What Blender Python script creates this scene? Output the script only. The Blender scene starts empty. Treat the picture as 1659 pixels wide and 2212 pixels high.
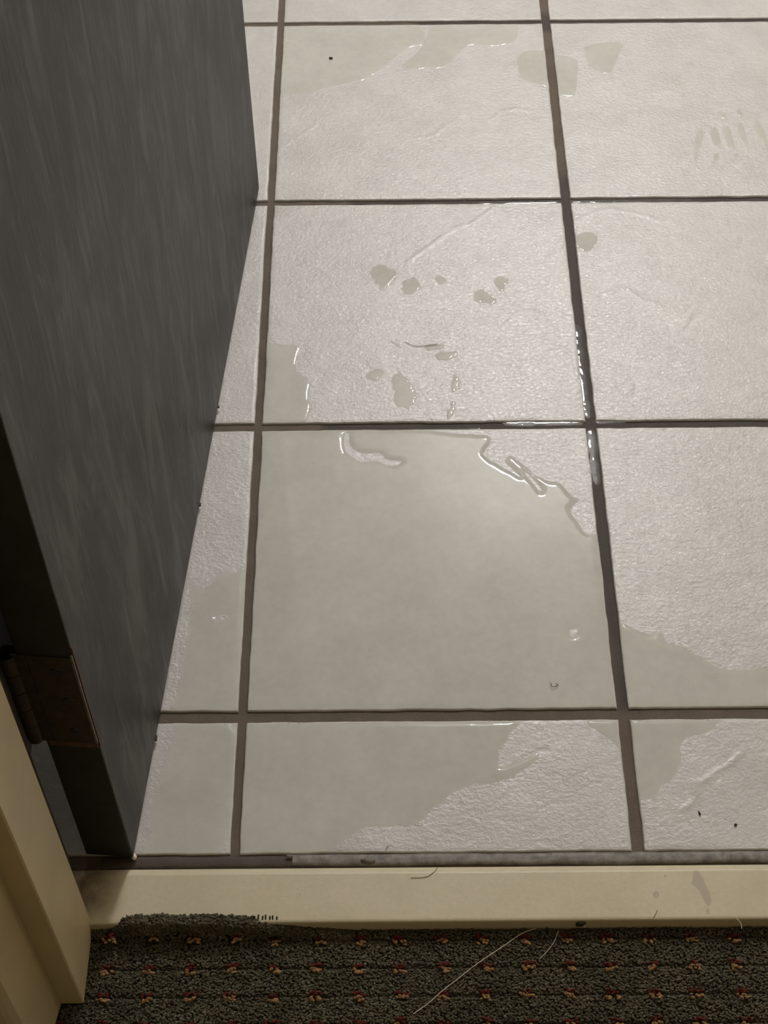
import bpy, bmesh, math, random
import numpy as np
from mathutils import Vector, Matrix

random.seed(7)
rng = np.random.default_rng(7)
scene = bpy.context.scene
col = scene.collection
S = 0.305                                   # floor tile pitch, metres
PI = math.pi

# ------------------------------------------------------------------ camera
F_PX, PITCH, ROLL, YAW = 3441.83, 0.915478, -0.0108045, -0.0028822
CAM = np.array([0.38413 * S, -2.1249 * S, 3.64055 * S])
W_PX, H_PX = 1659.0, 2212.0
FW = np.array([math.sin(YAW) * math.cos(PITCH), math.cos(YAW) * math.cos(PITCH), -math.sin(PITCH)])
_r = np.array([math.cos(YAW), -math.sin(YAW), 0.0])
_u = np.cross(_r, FW)
RT = math.cos(ROLL) * _r + math.sin(ROLL) * _u
UP = -math.sin(ROLL) * _r + math.cos(ROLL) * _u
cam_d = bpy.data.cameras.new('camera')
cam_d.sensor_fit = 'HORIZONTAL'
cam_d.sensor_width = 36.0
cam_d.lens = F_PX / W_PX * 36.0
cam_d.clip_start = 0.02
cam_o = bpy.data.objects.new('camera', cam_d)
col.objects.link(cam_o)
cam_o.matrix_world = Matrix(((RT[0], UP[0], -FW[0], CAM[0]), (RT[1], UP[1], -FW[1], CAM[1]),
                             (RT[2], UP[2], -FW[2], CAM[2]), (0, 0, 0, 1)))
scene.camera = cam_o

# ------------------------------------------------------------------ light
scene.view_settings.view_transform = 'Standard'
scene.view_settings.look = 'None'
scene.view_settings.exposure = 0.0
scene.view_settings.gamma = 1.0
scene.view_settings.use_curve_mapping = False

world = bpy.data.worlds.new('hall_ambient')
scene.world = world
world.use_nodes = True
bg = world.node_tree.nodes['Background']
bg.inputs[0].default_value = (1.0, 0.78, 0.47, 1)
bg.inputs[1].default_value = 0.18

def lamp(name, loc, power, radius, colour):
    d = bpy.data.lights.new(name, 'POINT')
    d.energy = power
    d.shadow_soft_size = radius
    d.color = colour
    o = bpy.data.objects.new(name, d)
    o.location = loc
    col.objects.link(o)
    return o

lamp('ceiling_dome_lamp', (0.555, 2.45, 2.36), 114.0, 0.14, (0.985, 0.985, 1.0))      # the bathroom's round ceiling lamp
lamp('warm_side_fill', (1.55, 0.35, 1.70), 8.0, 0.10, (1.0, 0.84, 0.58))            # unseen warm fill added at the side, lifts near tiles, jamb and threshold

# ------------------------------------------------------------------ helpers
def floor_at(u, v, z=0.0):
    """The point at height z seen at (u, v) of the photograph."""
    d = FW + RT * (u - W_PX / 2) / F_PX - UP * (v - H_PX / 2) / F_PX
    return CAM + d * ((z - CAM[2]) / d[2])

def pts(px, z=0.0):
    return np.array([floor_at(u, v, z)[:2] for u, v in px])

def tag(o, label=None, cat=None, group=None, kind=None):
    if label: o['label'] = label
    if cat: o['category'] = cat
    if group: o['group'] = group
    if kind: o['kind'] = kind
    return o

def link(name, me, mat=None, parent=None, loc=None, smooth=False):
    o = bpy.data.objects.new(name, me)
    col.objects.link(o)
    if mat is not None and not me.materials:
        me.materials.append(mat)
    if parent is not None: o.parent = parent
    if loc is not None: o.location = loc
    if smooth:
        me.polygons.foreach_set('use_smooth', np.ones(len(me.polygons), bool))
    return o

def empty(name, loc=(0, 0, 0)):
    o = bpy.data.objects.new(name, None)
    o.empty_display_size = 0.05
    o.location = loc
    col.objects.link(o)
    return o

def np_mesh(name, V, F):
    """V: (n,3); F: (m,k) array of faces with k corners."""
    me = bpy.data.meshes.new(name)
    V = np.asarray(V, np.float32); F = np.asarray(F, np.int32)
    me.vertices.add(len(V)); me.vertices.foreach_set('co', V.ravel())
    k = F.shape[1]
    me.loops.add(F.size); me.loops.foreach_set('vertex_index', F.ravel())
    me.polygons.add(len(F))
    me.polygons.foreach_set('loop_start', np.arange(0, F.size, k, dtype=np.int32))
    me.polygons.foreach_set('loop_total', np.full(len(F), k, np.int32))
    me.update(calc_edges=True)
    return me

def attr(me, name, vals):
    a = me.attributes.new(name, 'FLOAT', 'POINT')
    a.data.foreach_set('value', np.asarray(vals, np.float32))

def grid_faces(nx, ny):
    i, j = np.meshgrid(np.arange(nx - 1), np.arange(ny - 1), indexing='ij')
    a = (i * ny + j).ravel()
    return np.stack([a, a + ny, a + ny + 1, a + 1], 1)

def prism(name, outline, z0, z1, mat=None, parent=None, bevel=0.0, seg=2, smooth=False):
    """A plan outline (counter-clockwise) raised from z0 to z1."""
    bm = bmesh.new()
    vs = [bm.verts.new((x, y, z0)) for x, y in outline]
    f = bm.faces.new(vs)
    r = bmesh.ops.extrude_face_region(bm, geom=[f])
    for v in r['geom']:
        if isinstance(v, bmesh.types.BMVert): v.co.z = z1
    bmesh.ops.recalc_face_normals(bm, faces=bm.faces)
    if bevel:
        bmesh.ops.bevel(bm, geom=list(bm.edges), offset=bevel, segments=seg, affect='EDGES', profile=0.5)
    me = bpy.data.meshes.new(name)
    bm.to_mesh(me); bm.free()
    return link(name, me, mat, parent, smooth=smooth)

def tube(name, path, rad, mat=None, parent=None, sides=6):
    P = np.array(path, float)
    T = np.gradient(P, axis=0); T /= np.linalg.norm(T, axis=1)[:, None] + 1e-12
    A = np.cross(T, [0.03, 0.02, 1.0]); A /= np.linalg.norm(A, axis=1)[:, None] + 1e-12
    B = np.cross(A, T)
    n = len(P)
    R = np.full(n, rad) if np.isscalar(rad) else np.asarray(rad)
    th = np.arange(sides) * 2 * PI / sides
    V = (P[:, None] + R[:, None, None] * (A[:, None] * np.cos(th)[None, :, None] + B[:, None] * np.sin(th)[None, :, None])).reshape(-1, 3)
    Fq = []
    for i in range(n - 1):
        for k in range(sides):
            k2 = (k + 1) % sides
            Fq.append((i * sides + k, i * sides + k2, (i + 1) * sides + k2, (i + 1) * sides + k))
    return link(name, np_mesh(name, V, Fq), mat, parent, smooth=True)

# value noise
def _hash(ix, iy, seed):
    h = (ix.astype(np.int64) * 374761393 + iy.astype(np.int64) * 668265263 + seed * 1442695041) & 0x7fffffff
    h = ((h ^ (h >> 13)) * 1274126177) & 0x7fffffff
    return ((h ^ (h >> 16)) & 0xffff) / 65535.0

def vnoise(x, y, seed=0):
    ix, iy = np.floor(x), np.floor(y)
    fx, fy = x - ix, y - iy
    fx = fx * fx * (3 - 2 * fx); fy = fy * fy * (3 - 2 * fy)
    a, b = _hash(ix, iy, seed), _hash(ix + 1, iy, seed)
    c, d = _hash(ix, iy + 1, seed), _hash(ix + 1, iy + 1, seed)
    return (a + (b - a) * fx) * (1 - fy) + (c + (d - c) * fx) * fy

def fbm(x, y, seed=0, octv=4):
    s, a, t = 0.0, 1.0, 0.0
    for o in range(octv):
        s = s + a * vnoise(x * 2 ** o + 17.3 * o, y * 2 ** o - 9.1 * o, seed + o); t += a; a *= 0.5
    return s / t * 2 - 1

def sst(a, b, x):
    t = np.clip((x - a) / (b - a), 0, 1)
    return t * t * (3 - 2 * t)

def chaikin(P, it=2):
    P = np.asarray(P, float)
    for _ in range(it):
        Q = np.roll(P, -1, 0)
        P = np.stack([0.75 * P + 0.25 * Q, 0.25 * P + 0.75 * Q], 1).reshape(-1, 2)
    return P

def sdf(X, Y, polys, margin=0.02):
    """Signed distance (positive inside) to the even-odd region of the polygons."""
    X = np.asarray(X, float); Y = np.asarray(Y, float)
    out = np.full(X.shape, -margin)
    al = np.concatenate(polys)
    lo, hi = al.min(0) - margin, al.max(0) + margin
    m = (X > lo[0]) & (X < hi[0]) & (Y > lo[1]) & (Y < hi[1])
    if not m.any(): return out
    x, y = X[m], Y[m]
    d2 = np.full(x.shape, 1e9); ins = np.zeros(x.shape, bool)
    for P in polys:
        Q = np.roll(P, -1, 0)
        for (ax, ay), (bx, by) in zip(P, Q):
            ex, ey = bx - ax, by - ay
            L = ex * ex + ey * ey + 1e-18
            t = np.clip(((x - ax) * ex + (y - ay) * ey) / L, 0, 1)
            d2 = np.minimum(d2, (x - ax - t * ex) ** 2 + (y - ay - t * ey) ** 2)
            if ay != by:
                c = (ay > y) != (by > y)
                ins ^= c & (x < ex * (y - ay) / ey + ax)
    d = np.sqrt(d2)
    out[m] = np.where(ins, d, -d)
    return out

# ------------------------------------------------------------------ materials
class NT:
    def __init__(self, name):
        self.m = bpy.data.materials.new(name); self.m.use_nodes = True
        self.t = self.m.node_tree; self.n = self.t.nodes; self.b = self.n['Principled BSDF']
    def new(self, kind, **kw):
        n = self.n.new(kind)
        for k, v in kw.items():
            if k.startswith('i_'):
                key = k[2:]
                n.inputs[int(key) if key.isdigit() else key.replace('_', ' ')].default_value = v
            else: setattr(n, k, v)
        return n
    def l(self, a, b): self.t.links.new(a, b)
    def coord(self, scale=(1, 1, 1), rnd=False, kind='Object'):
        tc = self.new('ShaderNodeTexCoord'); mp = self.new('ShaderNodeMapping')
        mp.inputs['Scale'].default_value = scale
        self.l(tc.outputs[kind], mp.inputs['Vector'])
        if rnd:
            oi = self.new('ShaderNodeObjectInfo'); mm = self.new('ShaderNodeMath', operation='MULTIPLY'); mm.inputs[1].default_value = 37.0
            self.l(oi.outputs['Random'], mm.inputs[0]); self.l(mm.outputs[0], mp.inputs['Location'])
        return mp.outputs[0]
    def noise(self, vec, scale, detail=4, rough=0.55, dist=0.0):
        n = self.new('ShaderNodeTexNoise')
        n.inputs['Scale'].default_value = scale; n.inputs['Detail'].default_value = detail
        n.inputs['Roughness'].default_value = rough; n.inputs['Distortion'].default_value = dist
        self.l(vec, n.inputs['Vector'])
        return n.outputs[0]
    def ramp(self, fac, stops, interp='LINEAR'):
        r = self.new('ShaderNodeValToRGB'); cr = r.color_ramp; cr.interpolation = interp
        while len(cr.elements) < len(stops): cr.elements.new(0.5)
        for e, (p, c) in zip(cr.elements, stops):
            e.position = p; e.color = (c, c, c, 1) if np.isscalar(c) else (*c, 1)
        self.l(fac, r.inputs[0]); return r.outputs[0]
    def mix(self, fac, a, b, blend='MIX'):
        n = self.new('ShaderNodeMix', data_type='RGBA', blend_type=blend)
        for sock, v in ((n.inputs[0], fac), (n.inputs[6], a), (n.inputs[7], b)):
            if hasattr(v, 'links'): self.l(v, sock)
            elif np.isscalar(v): sock.default_value = v
            else: sock.default_value = (*v, 1)
        return n.outputs[2]
    def math(self, op, a, b=0.0, clamp=False):
        n = self.new('ShaderNodeMath', operation=op, use_clamp=clamp)
        for s, v in zip(n.inputs, (a, b)):
            if hasattr(v, 'links'): self.l(v, s)
            else: s.default_value = v
        return n.outputs[0]
    def maprange(self, v, a, b, c, d):
        n = self.new('ShaderNodeMapRange')
        for i, x in enumerate((a, b, c, d)): n.inputs[i + 1].default_value = x
        self.l(v, n.inputs[0]); return n.outputs[0]
    def attr(self, name):
        return self.new('ShaderNodeAttribute', attribute_name=name).outputs['Fac']
    def bump(self, h, dist, strength=1.0, normal=None):
        n = self.new('ShaderNodeBump'); n.inputs['Distance'].default_value = dist
        if hasattr(strength, 'links'): self.l(strength, n.inputs['Strength'])
        else: n.inputs['Strength'].default_value = strength
        self.l(h, n.inputs['Height'])
        if normal is not None: self.l(normal, n.inputs['Normal'])
        return n.outputs[0]
    def set(self, **kw):
        for k, v in kw.items():
            s = self.b.inputs[k.replace('_', ' ')]
            if hasattr(v, 'links'): self.l(v, s)
            elif np.isscalar(v) or len(v) == 4: s.default_value = v
            else: s.default_value = (*v, 1)
        return self.m

def simple(name, c, rough=0.5, vary=0.15, scale=60.0, bump=0.0, metallic=0.0, stretch=(1, 1, 1), spec=0.5):
    t = NT(name); v = t.coord(stretch)
    n = t.noise(v, scale, 5, 0.6)
    lo = tuple(x * (1 - vary) for x in c); hi = tuple(min(1, x * (1 + vary)) for x in c)
    t.set(Base_Color=t.ramp(n, [(0.3, lo), (0.7, hi)]), Roughness=rough, Metallic=metallic, Specular_IOR_Level=spec)
    if bump: t.set(Normal=t.bump(n, bump))
    return t.m

def tile_material():
    t = NT('slate_textured_glaze')
    v = t.coord(rnd=True)
    wet = t.attr('wet')
    wetf = t.maprange(wet, -0.0004, 0.0004, 0.0, 1.0)
    mott = t.noise(v, 22.0, 5, 0.6)
    fine = t.noise(v, 140.0, 4, 0.6)
    c1 = t.ramp(mott, [(0.30, (0.495, 0.478, 0.455)), (0.70, (0.568, 0.551, 0.527))])
    c2 = t.ramp(fine, [(0.32, 0.93), (0.68, 1.0)])
    base = t.mix(1.0, c1, c2, 'MULTIPLY')
    base = t.mix(wetf, base, t.mix(1.0, base, (1.06, 1.065, 1.03), 'MULTIPLY'))
    dryf = t.math('SUBTRACT', 1.0, wetf)
    vs = t.coord((1.0, 1.25, 1.0), rnd=True)
    crinkle = t.noise(vs, 270.0, 5, 0.62, 0.35)
    broad = t.noise(vs, 48.0, 4, 0.55, 0.8)
    n1 = t.bump(broad, 0.0004, dryf)
    n2 = t.bump(crinkle, 0.00054, dryf, n1)
    rough = t.ramp(broad, [(0.35, 0.13), (0.7, 0.19)])
    t.set(Base_Color=base, Roughness=t.mix(wetf, rough, (0.6, 0.6, 0.6)), Normal=n2,
          Specular_IOR_Level=t.maprange(wetf, 0.0, 1.0, 0.42, 0.04))
    return t.m

def grout_material():
    t = NT('grey_brown_grout')
    v = t.coord(kind='Object')
    n = t.noise(v, 30.0, 5, 0.6); f = t.noise(v, 700.0, 3, 0.6)
    wet = t.maprange(t.attr('wet'), -0.006, 0.004, 0.0, 1.0)
    dry = t.mix(1.0, t.ramp(n, [(0.3, (0.120, 0.096, 0.074)), (0.7, (0.160, 0.130, 0.102))]), t.ramp(f, [(0.3, 0.82), (0.7, 1.0)]), 'MULTIPLY')
    c = t.mix(wet, dry, t.mix(1.0, dry, (0.42, 0.41, 0.42), 'MULTIPLY'))
    t.set(Base_Color=c, Specular_IOR_Level=0.25, Roughness=t.maprange(wet, 0, 1, 0.8, 0.6), Normal=t.bump(f, 0.0006, 0.6))
    return t.m

def water_material():
    t = NT('spilled_water')
    tr = t.new('ShaderNodeBsdfTransparent'); tr.inputs[0].default_value = (0.985, 0.99, 0.985, 1)
    gl = t.new('ShaderNodeBsdfGlossy'); gl.inputs['Roughness'].default_value = 0.02
    lw = t.new('ShaderNodeLayerWeight'); lw.inputs[0].default_value = 0.5
    fr = t.math('ADD', 0.0204, t.math('MULTIPLY', 0.9796, t.math('POWER', lw.outputs['Facing'], 5.0)))   # Schlick, the same from both sides of the film
    mx = t.new('ShaderNodeMixShader')
    t.l(fr, mx.inputs[0]); t.l(tr.outputs[0], mx.inputs[1]); t.l(gl.outputs[0], mx.inputs[2])
    t.l(mx.outputs[0], t.n['Material Output'].inputs['Surface'])
    return t.m

def door_material():
    t = NT('dark_grey_woodgrain_laminate')
    v1 = t.coord((34, 34, 8.0)); v2 = t.coord((130, 130, 24.0)); v3 = t.coord((9, 9, 3.4)); v4 = t.coord((60, 60, 22))
    g1 = t.noise(v1, 1.0, 7, 0.66, 0.9); g2 = t.noise(v2, 1.0, 4, 0.6, 0.5); g3 = t.noise(v3, 1.0, 4, 0.55, 1.0); g4 = t.noise(v4, 1.0, 3, 0.5, 1.4)
    c = t.ramp(g1, [(0.36, (0.016, 0.0147, 0.0140)), (0.5, (0.032, 0.0302, 0.0293)), (0.63, (0.078, 0.0755, 0.0748))])
    c = t.mix(1.0, c, t.ramp(g2, [(0.3, 0.80), (0.7, 1.15)]), 'MULTIPLY')
    c = t.mix(1.0, c, t.ramp(g3, [(0.3, (0.80, 0.75, 0.72)), (0.5, (1.0, 0.97, 0.93)), (0.7, (1.12, 1.14, 1.18))]), 'MULTIPLY')
    c = t.mix(t.ramp(g4, [(0.28, 0.85), (0.37, 0.0)]), c, (0.030, 0.027, 0.026))
    h = t.math('ADD', g1, t.math('MULTIPLY', g2, 0.5))
    t.set(Base_Color=c, Roughness=0.5, Specular_IOR_Level=0.4, Normal=t.bump(h, 0.0012, 0.5))
    return t.m

def marble_material():
    t = NT('cream_marble')
    v = t.coord()
    n = t.noise(v, 16.0, 5, 0.6, 0.5); f = t.noise(v, 240.0, 4, 0.6)
    st = t.maprange(t.attr('wet'), -0.0003, 0.0003, 0.0, 1.0)
    dirt_shade = t.attr('dirt_shade')
    c = t.ramp(n, [(0.3, (0.53, 0.465, 0.315)), (0.7, (0.60, 0.530, 0.375))])
    c = t.mix(1.0, c, t.ramp(f, [(0.28, 0.92), (0.7, 1.02)]), 'MULTIPLY')
    c = t.mix(t.math('MULTIPLY', st, 0.85), c, (0.40, 0.335, 0.255))
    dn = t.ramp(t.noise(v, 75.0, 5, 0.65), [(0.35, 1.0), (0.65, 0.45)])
    c = t.mix(t.math('MULTIPLY', dirt_shade, dn), c, (0.10, 0.058, 0.028))  # brown dirt, coloured deeper to stand in for part of the door's shadow
    t.set(Base_Color=c, Roughness=0.42, Normal=t.bump(f, 0.0002, 0.5))
    return t.m

def yarn_material(name, a, b):
    t = NT(name)
    v = t.coord(kind='Object')
    n = t.noise(v, 260.0, 3, 0.6); s = t.noise(v, 35.0, 3, 0.6)
    c = t.mix(1.0, t.ramp(n, [(0.3, a), (0.72, b)]), t.ramp(s, [(0.3, 0.7), (0.7, 1.25)]), 'MULTIPLY')
    t.set(Base_Color=c, Roughness=0.95, Specular_IOR_Level=0.1)
    return t.m

M_TILE, M_GROUT, M_WATER, M_DOOR, M_MARBLE = tile_material(), grout_material(), water_material(), door_material(), marble_material()
M_WALL = simple('painted_plaster', (0.42, 0.40, 0.37), 0.8, 0.05, 30, 0.0002)
M_CEIL = simple('white_ceiling_paint', (0.72, 0.70, 0.66), 0.9, 0.03, 30)
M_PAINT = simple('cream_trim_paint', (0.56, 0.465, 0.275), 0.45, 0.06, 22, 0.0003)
M_OLDPAINT = simple('brown_grey_door_paint', (0.165, 0.125, 0.085), 0.5, 0.2, 40)
M_EDGE = simple('blackish_door_edge', (0.020, 0.019, 0.018), 0.55, 0.4, 30, 0.0003)
M_HINGE = simple('tarnished_bronze', (0.060, 0.045, 0.030), 0.5, 0.35, 120, 0.0002, 0.4)
M_SCREW = simple('dark_screw_steel', (0.05, 0.045, 0.045), 0.4, 0.2, 300, 0.0, 0.7)
M_BARE = simple('bare_brown_wood', (0.11, 0.055, 0.030), 0.7, 0.3, 200, 0.0003)
M_BRIGHT = simple('rubbed_bright_metal', (0.16, 0.15, 0.13), 0.45, 0.3, 200, 0.0, 0.3)
M_MORTAR = simple('grey_mortar_skim', (0.20, 0.18, 0.16), 0.55, 0.35, 120, 0.0006)
M_MORTARL = simple('pale_peeled_sealant', (0.195, 0.178, 0.155), 0.55, 0.45, 130, 0.0005, spec=0.3)
M_CHIP = simple('pale_paint_flake', (0.75, 0.66, 0.60), 0.5, 0.1, 200)
M_PILE = yarn_material('green_grey_loop_yarn', (0.060, 0.053, 0.035), (0.130, 0.116, 0.078))
M_PILE2 = yarn_material('pale_fleck_yarn', (0.095, 0.097, 0.070), (0.160, 0.162, 0.120))
M_RED = yarn_material('dark_red_yarn', (0.070, 0.015, 0.010), (0.130, 0.030, 0.020))
M_TAN = yarn_material('tan_yarn', (0.20, 0.115, 0.050), (0.34, 0.21, 0.098))
M_BACK = simple('carpet_backing', (0.055, 0.050, 0.034), 0.95, 0.4, 300, 0.0008)
M_DARKYARN = simple('frayed_black_backing', (0.026, 0.026, 0.019), 0.95, 0.4, 300, spec=0.05)
M_HAIRW = simple('pale_hair', (0.62, 0.56, 0.46), 0.35, 0.1, 100)
M_HAIRD = simple('brown_hair', (0.10, 0.075, 0.05), 0.4, 0.2, 100)
M_BLACK = simple('black_grit', (0.012, 0.010, 0.010), 0.5, 0.3, 500)

# ------------------------------------------------------------------ where the water lies (outlines on the floor)
def holes(px): return chaikin(pts(px), 1)

JX = {-2: 0.0035, -1: 0.0035, 0: 0.0036, 1: 0.0047, 2: 0.0044, 3: 0.0044, 4: 0.0044}      # half widths of the upright joints
JY = {0: 0.0052, 1: 0.0043, 2: 0.0036, 3: 0.0034, 4: 0.0036, 5: 0.0036}
Y_CUT = float(floor_at(900, 1841)[1])

def tile_rect(i, j):
    return (i * S + JX[i], (i + 1) * S - JX[i + 1], j * S + JY[j] if j >= 0 else Y_CUT, (j + 1) * S - JY[j + 1])

PUD = {}
TILE_OF = {'main': (0, 0), 'corner_side': (0, -1), 'tip': (0, -1), 'wedge': (1, 0), 'low_right': (1, -1), 'strip': (-1, 0), 'strip_low': (-1, -1),
           'film_left': (0, 1), 'far_a': (0, 2), 'far_b': (0, 2), 'far_c': (0, 2), 'far_d': (1, 2), 'far_e': (1, 2)}
def jag(P, amp, seed):
    """Roughen an outline: the film creeps along the fine relief."""
    P = chaikin(P, 1); Q = np.roll(P, -1, 0)
    out = []
    for a, b in zip(P, Q):
        L = np.linalg.norm(b - a); k = max(1, int(L / 0.0012))
        for t in range(k): out.append(a + (b - a) * t / k)
    out = np.array(out)
    out[:, 0] += amp * fbm(out[:, 0] * 330, out[:, 1] * 330, seed, 3); out[:, 1] += amp * fbm(out[:, 0] * 330 + 9, out[:, 1] * 330, seed + 5, 3)
    return out
def puddle_def(key, outer, dry=(), h=0.0009, w=0.005, it=1, cell=0.0016):
    PUD[key] = dict(polys=[jag(pts(outer), 0.0008, len(key))] + [chaikin(pts(d), 1) for d in dry], h=h, w=w, cell=cell, rect=tile_rect(*TILE_OF[key]))

puddle_def('main', [(548, 918), (620, 918), (700, 918), (790, 918), (880, 918), (960, 936), (1020, 938), (1063, 941), (1058, 960), (1043, 976),
    (1046, 986), (1074, 1003), (1103, 1018), (1128, 1036), (1112, 1016), (1090, 1000), (1094, 985), (1108, 985), (1125, 1001), (1140, 1011),
    (1150, 1023), (1163, 1031), (1190, 1042), (1207, 1039), (1220, 1055), (1236, 1072), (1255, 1079), (1240, 1090), (1231, 1105), (1242, 1122),
    (1253, 1132), (1258, 1148), (1272, 1156), (1310, 1153), (1320, 1210), (1336, 1360), (1355, 1545), (1240, 1550), (1000, 1552), (760, 1552),
    (518, 1552), (525, 1400), (536, 1220), (544, 1060)],
    [[(743, 936), (756, 936), (755, 960), (768, 975), (788, 980), (806, 979), (824, 978), (832, 993), (847, 994), (874, 996), (857, 1006), (836, 1006),
      (821, 997), (804, 996), (784, 1001), (764, 990), (744, 975)],
     [(1228, 1369), (1234, 1359), (1249, 1353), (1246, 1371), (1236, 1377)],
     [(1129, 1016), (1143, 1024), (1160, 1044), (1173, 1060), (1166, 1064), (1152, 1045), (1138, 1030)]],
    h=0.0008, w=0.0056, cell=0.0013)
puddle_def('corner_side', [(505, 1550), (700, 1548), (1050, 1545), (1134, 1545), (1126, 1562), (1098, 1583), (1099, 1601), (1074, 1618), (1078, 1634), (1072, 1648),
    (1078, 1660), (1130, 1640), (1172, 1622), (1150, 1650), (1120, 1671), (1083, 1686), (1051, 1695), (1021, 1692), (991, 1707), (966, 1717),
    (964, 1733), (927, 1746), (923, 1768), (900, 1777), (872, 1786), (855, 1776), (840, 1786), (790, 1783), (762, 1806), (720, 1828), (690, 1850),
    (488, 1856), (505, 1700)], h=0.0009)
puddle_def('tip', [(1266, 1565), (1270, 1545), (1360, 1545), (1362, 1640), (1329, 1607), (1307, 1589), (1289, 1578)], h=0.0005, w=0.003)
puddle_def('wedge', [(1315, 1338), (1360, 1350), (1377, 1364), (1405, 1371), (1420, 1368), (1434, 1372), (1435, 1386), (1457, 1393), (1478, 1396),
    (1497, 1412), (1518, 1421), (1540, 1436), (1561, 1446), (1610, 1449), (1659, 1440), (1720, 1452), (1760, 1470), (1760, 1545), (1335, 1545), (1330, 1440)], h=0.0008)
puddle_def('low_right', [(1338, 1545), (1590, 1545), (1560, 1556), (1530, 1583), (1486, 1592), (1467, 1607), (1474, 1640), (1456, 1680), (1426, 1698), (1422, 1721),
    (1365, 1735), (1350, 1640)], h=0.0005, w=0.003)
puddle_def('strip', [(483, 1233), (498, 1236), (514, 1240), (520, 1222), (545, 1220), (540, 1380), (528, 1552), (368, 1552), (392, 1460), (402, 1400), (408, 1345),
    (414, 1322), (420, 1295), (406, 1272), (432, 1262), (440, 1272), (455, 1265), (466, 1244)],
    [[(461, 1330), (480, 1327), (496, 1329), (494, 1336), (474, 1343)]], h=0.0008, w=0.004)
puddle_def('strip_low', [(372, 1550), (530, 1550), (512, 1860), (300, 1860), (326, 1810), (329, 1790), (322, 1765), (331, 1726), (350, 1670), (360, 1629), (378, 1600)], h=0.0006, w=0.003)
puddle_def('film_left', [(588, 740), (602, 744), (630, 746), (650, 748), (644, 763), (636, 794), (650, 812), (667, 822), (671, 832), (664, 856), (673, 880), (655, 925), (555, 925), (568, 830), (575, 738)], h=0.0005, w=0.003)
puddle_def('far_a', [(590, 40), (760, 40), (900, 40), (925, 84), (915, 99), (889, 99), (856, 121), (843, 129), (826, 146), (812, 157), (789, 172), (755, 181), (729, 188), (705, 191), (676, 203), (590, 203)], h=0.0004, w=0.003)
puddle_def('far_b', [(893, 152), (927, 145), (947, 149), (973, 135), (980, 120), (1015, 94), (1052, 101), (1088, 98), (1118, 88), (1120, 40), (1010, 40), (940, 40), (905, 116), (865, 140)], h=0.0004, w=0.003)
puddle_def('far_c', [(1115, 110), (1192, 108), (1200, 190), (1161, 185), (1137, 173), (1122, 170)], h=0.0004, w=0.003)
puddle_def('far_d', [(1188, 118), (1250, 124), (1248, 162), (1243, 206), (1238, 210), (1200, 205), (1196, 188)], h=0.0004, w=0.0025)
puddle_def('far_e', [(1262, 96), (1354, 88), (1333, 123), (1322, 159), (1302, 160), (1277, 145), (1262, 120)], h=0.0004, w=0.0025)
SPOTS = [
    ('broad pale water spot farthest up the specked tile', [(795, 588), (815, 571), (836, 574), (856, 591), (846, 612), (822, 629), (812, 612)]),
    ('round jagged water spot beside the broad pale spot', [(863, 622), (874, 605), (901, 598), (909, 620), (898, 640), (874, 638)]),
    ('small oval water spot beyond the round jagged spot', [(936, 602), (953, 593), (970, 606), (953, 615)]),
    ('lobed water spot near the joint, tail pointing to it', [(1021, 633), (1039, 624), (1056, 636), (1071, 650), (1066, 662), (1045, 655), (1025, 655)]),
    ('star shaped water spot nearest the wet vertical joint', [(1064, 607), (1083, 591), (1092, 604), (1106, 606), (1094, 616), (1085, 638), (1074, 622)]),
    ('thin tiny water spot under the small oval spot', [(949, 667), (962, 664), (977, 667), (966, 672)]),
    ('speck sized water spot beside the thin tiny spot', [(924, 694), (932, 690), (938, 696), (930, 701)]),
    ('largest water spot of the tile, shaped like a boot', [(846, 810), (858, 807), (868, 806), (884, 825), (906, 853), (894, 878), (867, 880), (845, 866), (858, 848), (845, 834), (848, 820)]),
    ('long upright water spot beside the boot shaped one', [(984, 784), (987, 808), (999, 832), (980, 849), (973, 839), (981, 812)]),
    ('curved water spot touching the dark hair end', [(935, 765), (956, 760), (977, 759), (992, 760), (981, 777), (946, 781)]),
    ('narrow slanted water spot at the start of the hair', [(836, 732), (860, 739), (874, 750), (860, 754), (843, 740)]),
    ('flat water spot along the dark hair', [(915, 748), (940, 744), (963, 741), (964, 753), (920, 757)]),
    ('stem shaped water spot running down to the joint', [(973, 868), (987, 868), (978, 903), (961, 907)]),
    ('faint water spot just beyond the boot shaped one', [(784, 818), (803, 796), (825, 798), (830, 812), (815, 824)]),
    ('smooth rounded water spot beside the vertical joint', [(1243, 514), (1252, 501), (1279, 502), (1296, 518), (1286, 529), (1265, 545), (1245, 541)]),
    ('faint oval water spot beyond the footprint', [(1454, 176), (1467, 169), (1480, 177), (1468, 184)]),
]
FOOT = []
for cx, y0, y1, w0, bend in ((1510, 277, 328, 8, -5), (1547, 275, 318, 10, 5), (1575, 272, 322, 9, 7), (1606, 264, 318, 8, 9), (1645, 262, 312, 9, 9),
                             (1562, 240, 258, 8, 4), (1597, 235, 252, 6, 3), (1503, 330, 352, 3, -2), (1547, 331, 350, 6, -3), (1590, 331, 342, 6, -4)):
    ys = np.linspace(y0, y1, 7); s = np.linspace(-1, 1, 7)
    cxs = cx + bend * s + 0.4 * abs(bend) * (s * s - 0.5); hw = w0 * np.sqrt(np.clip(1 - 0.85 * s * s, 0.05, 1))
    FOOT.append([(a - b, y) for a, b, y in zip(cxs, hw, ys)] + [(a + b, y) for a, b, y in reversed(list(zip(cxs, hw, ys)))])

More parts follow.
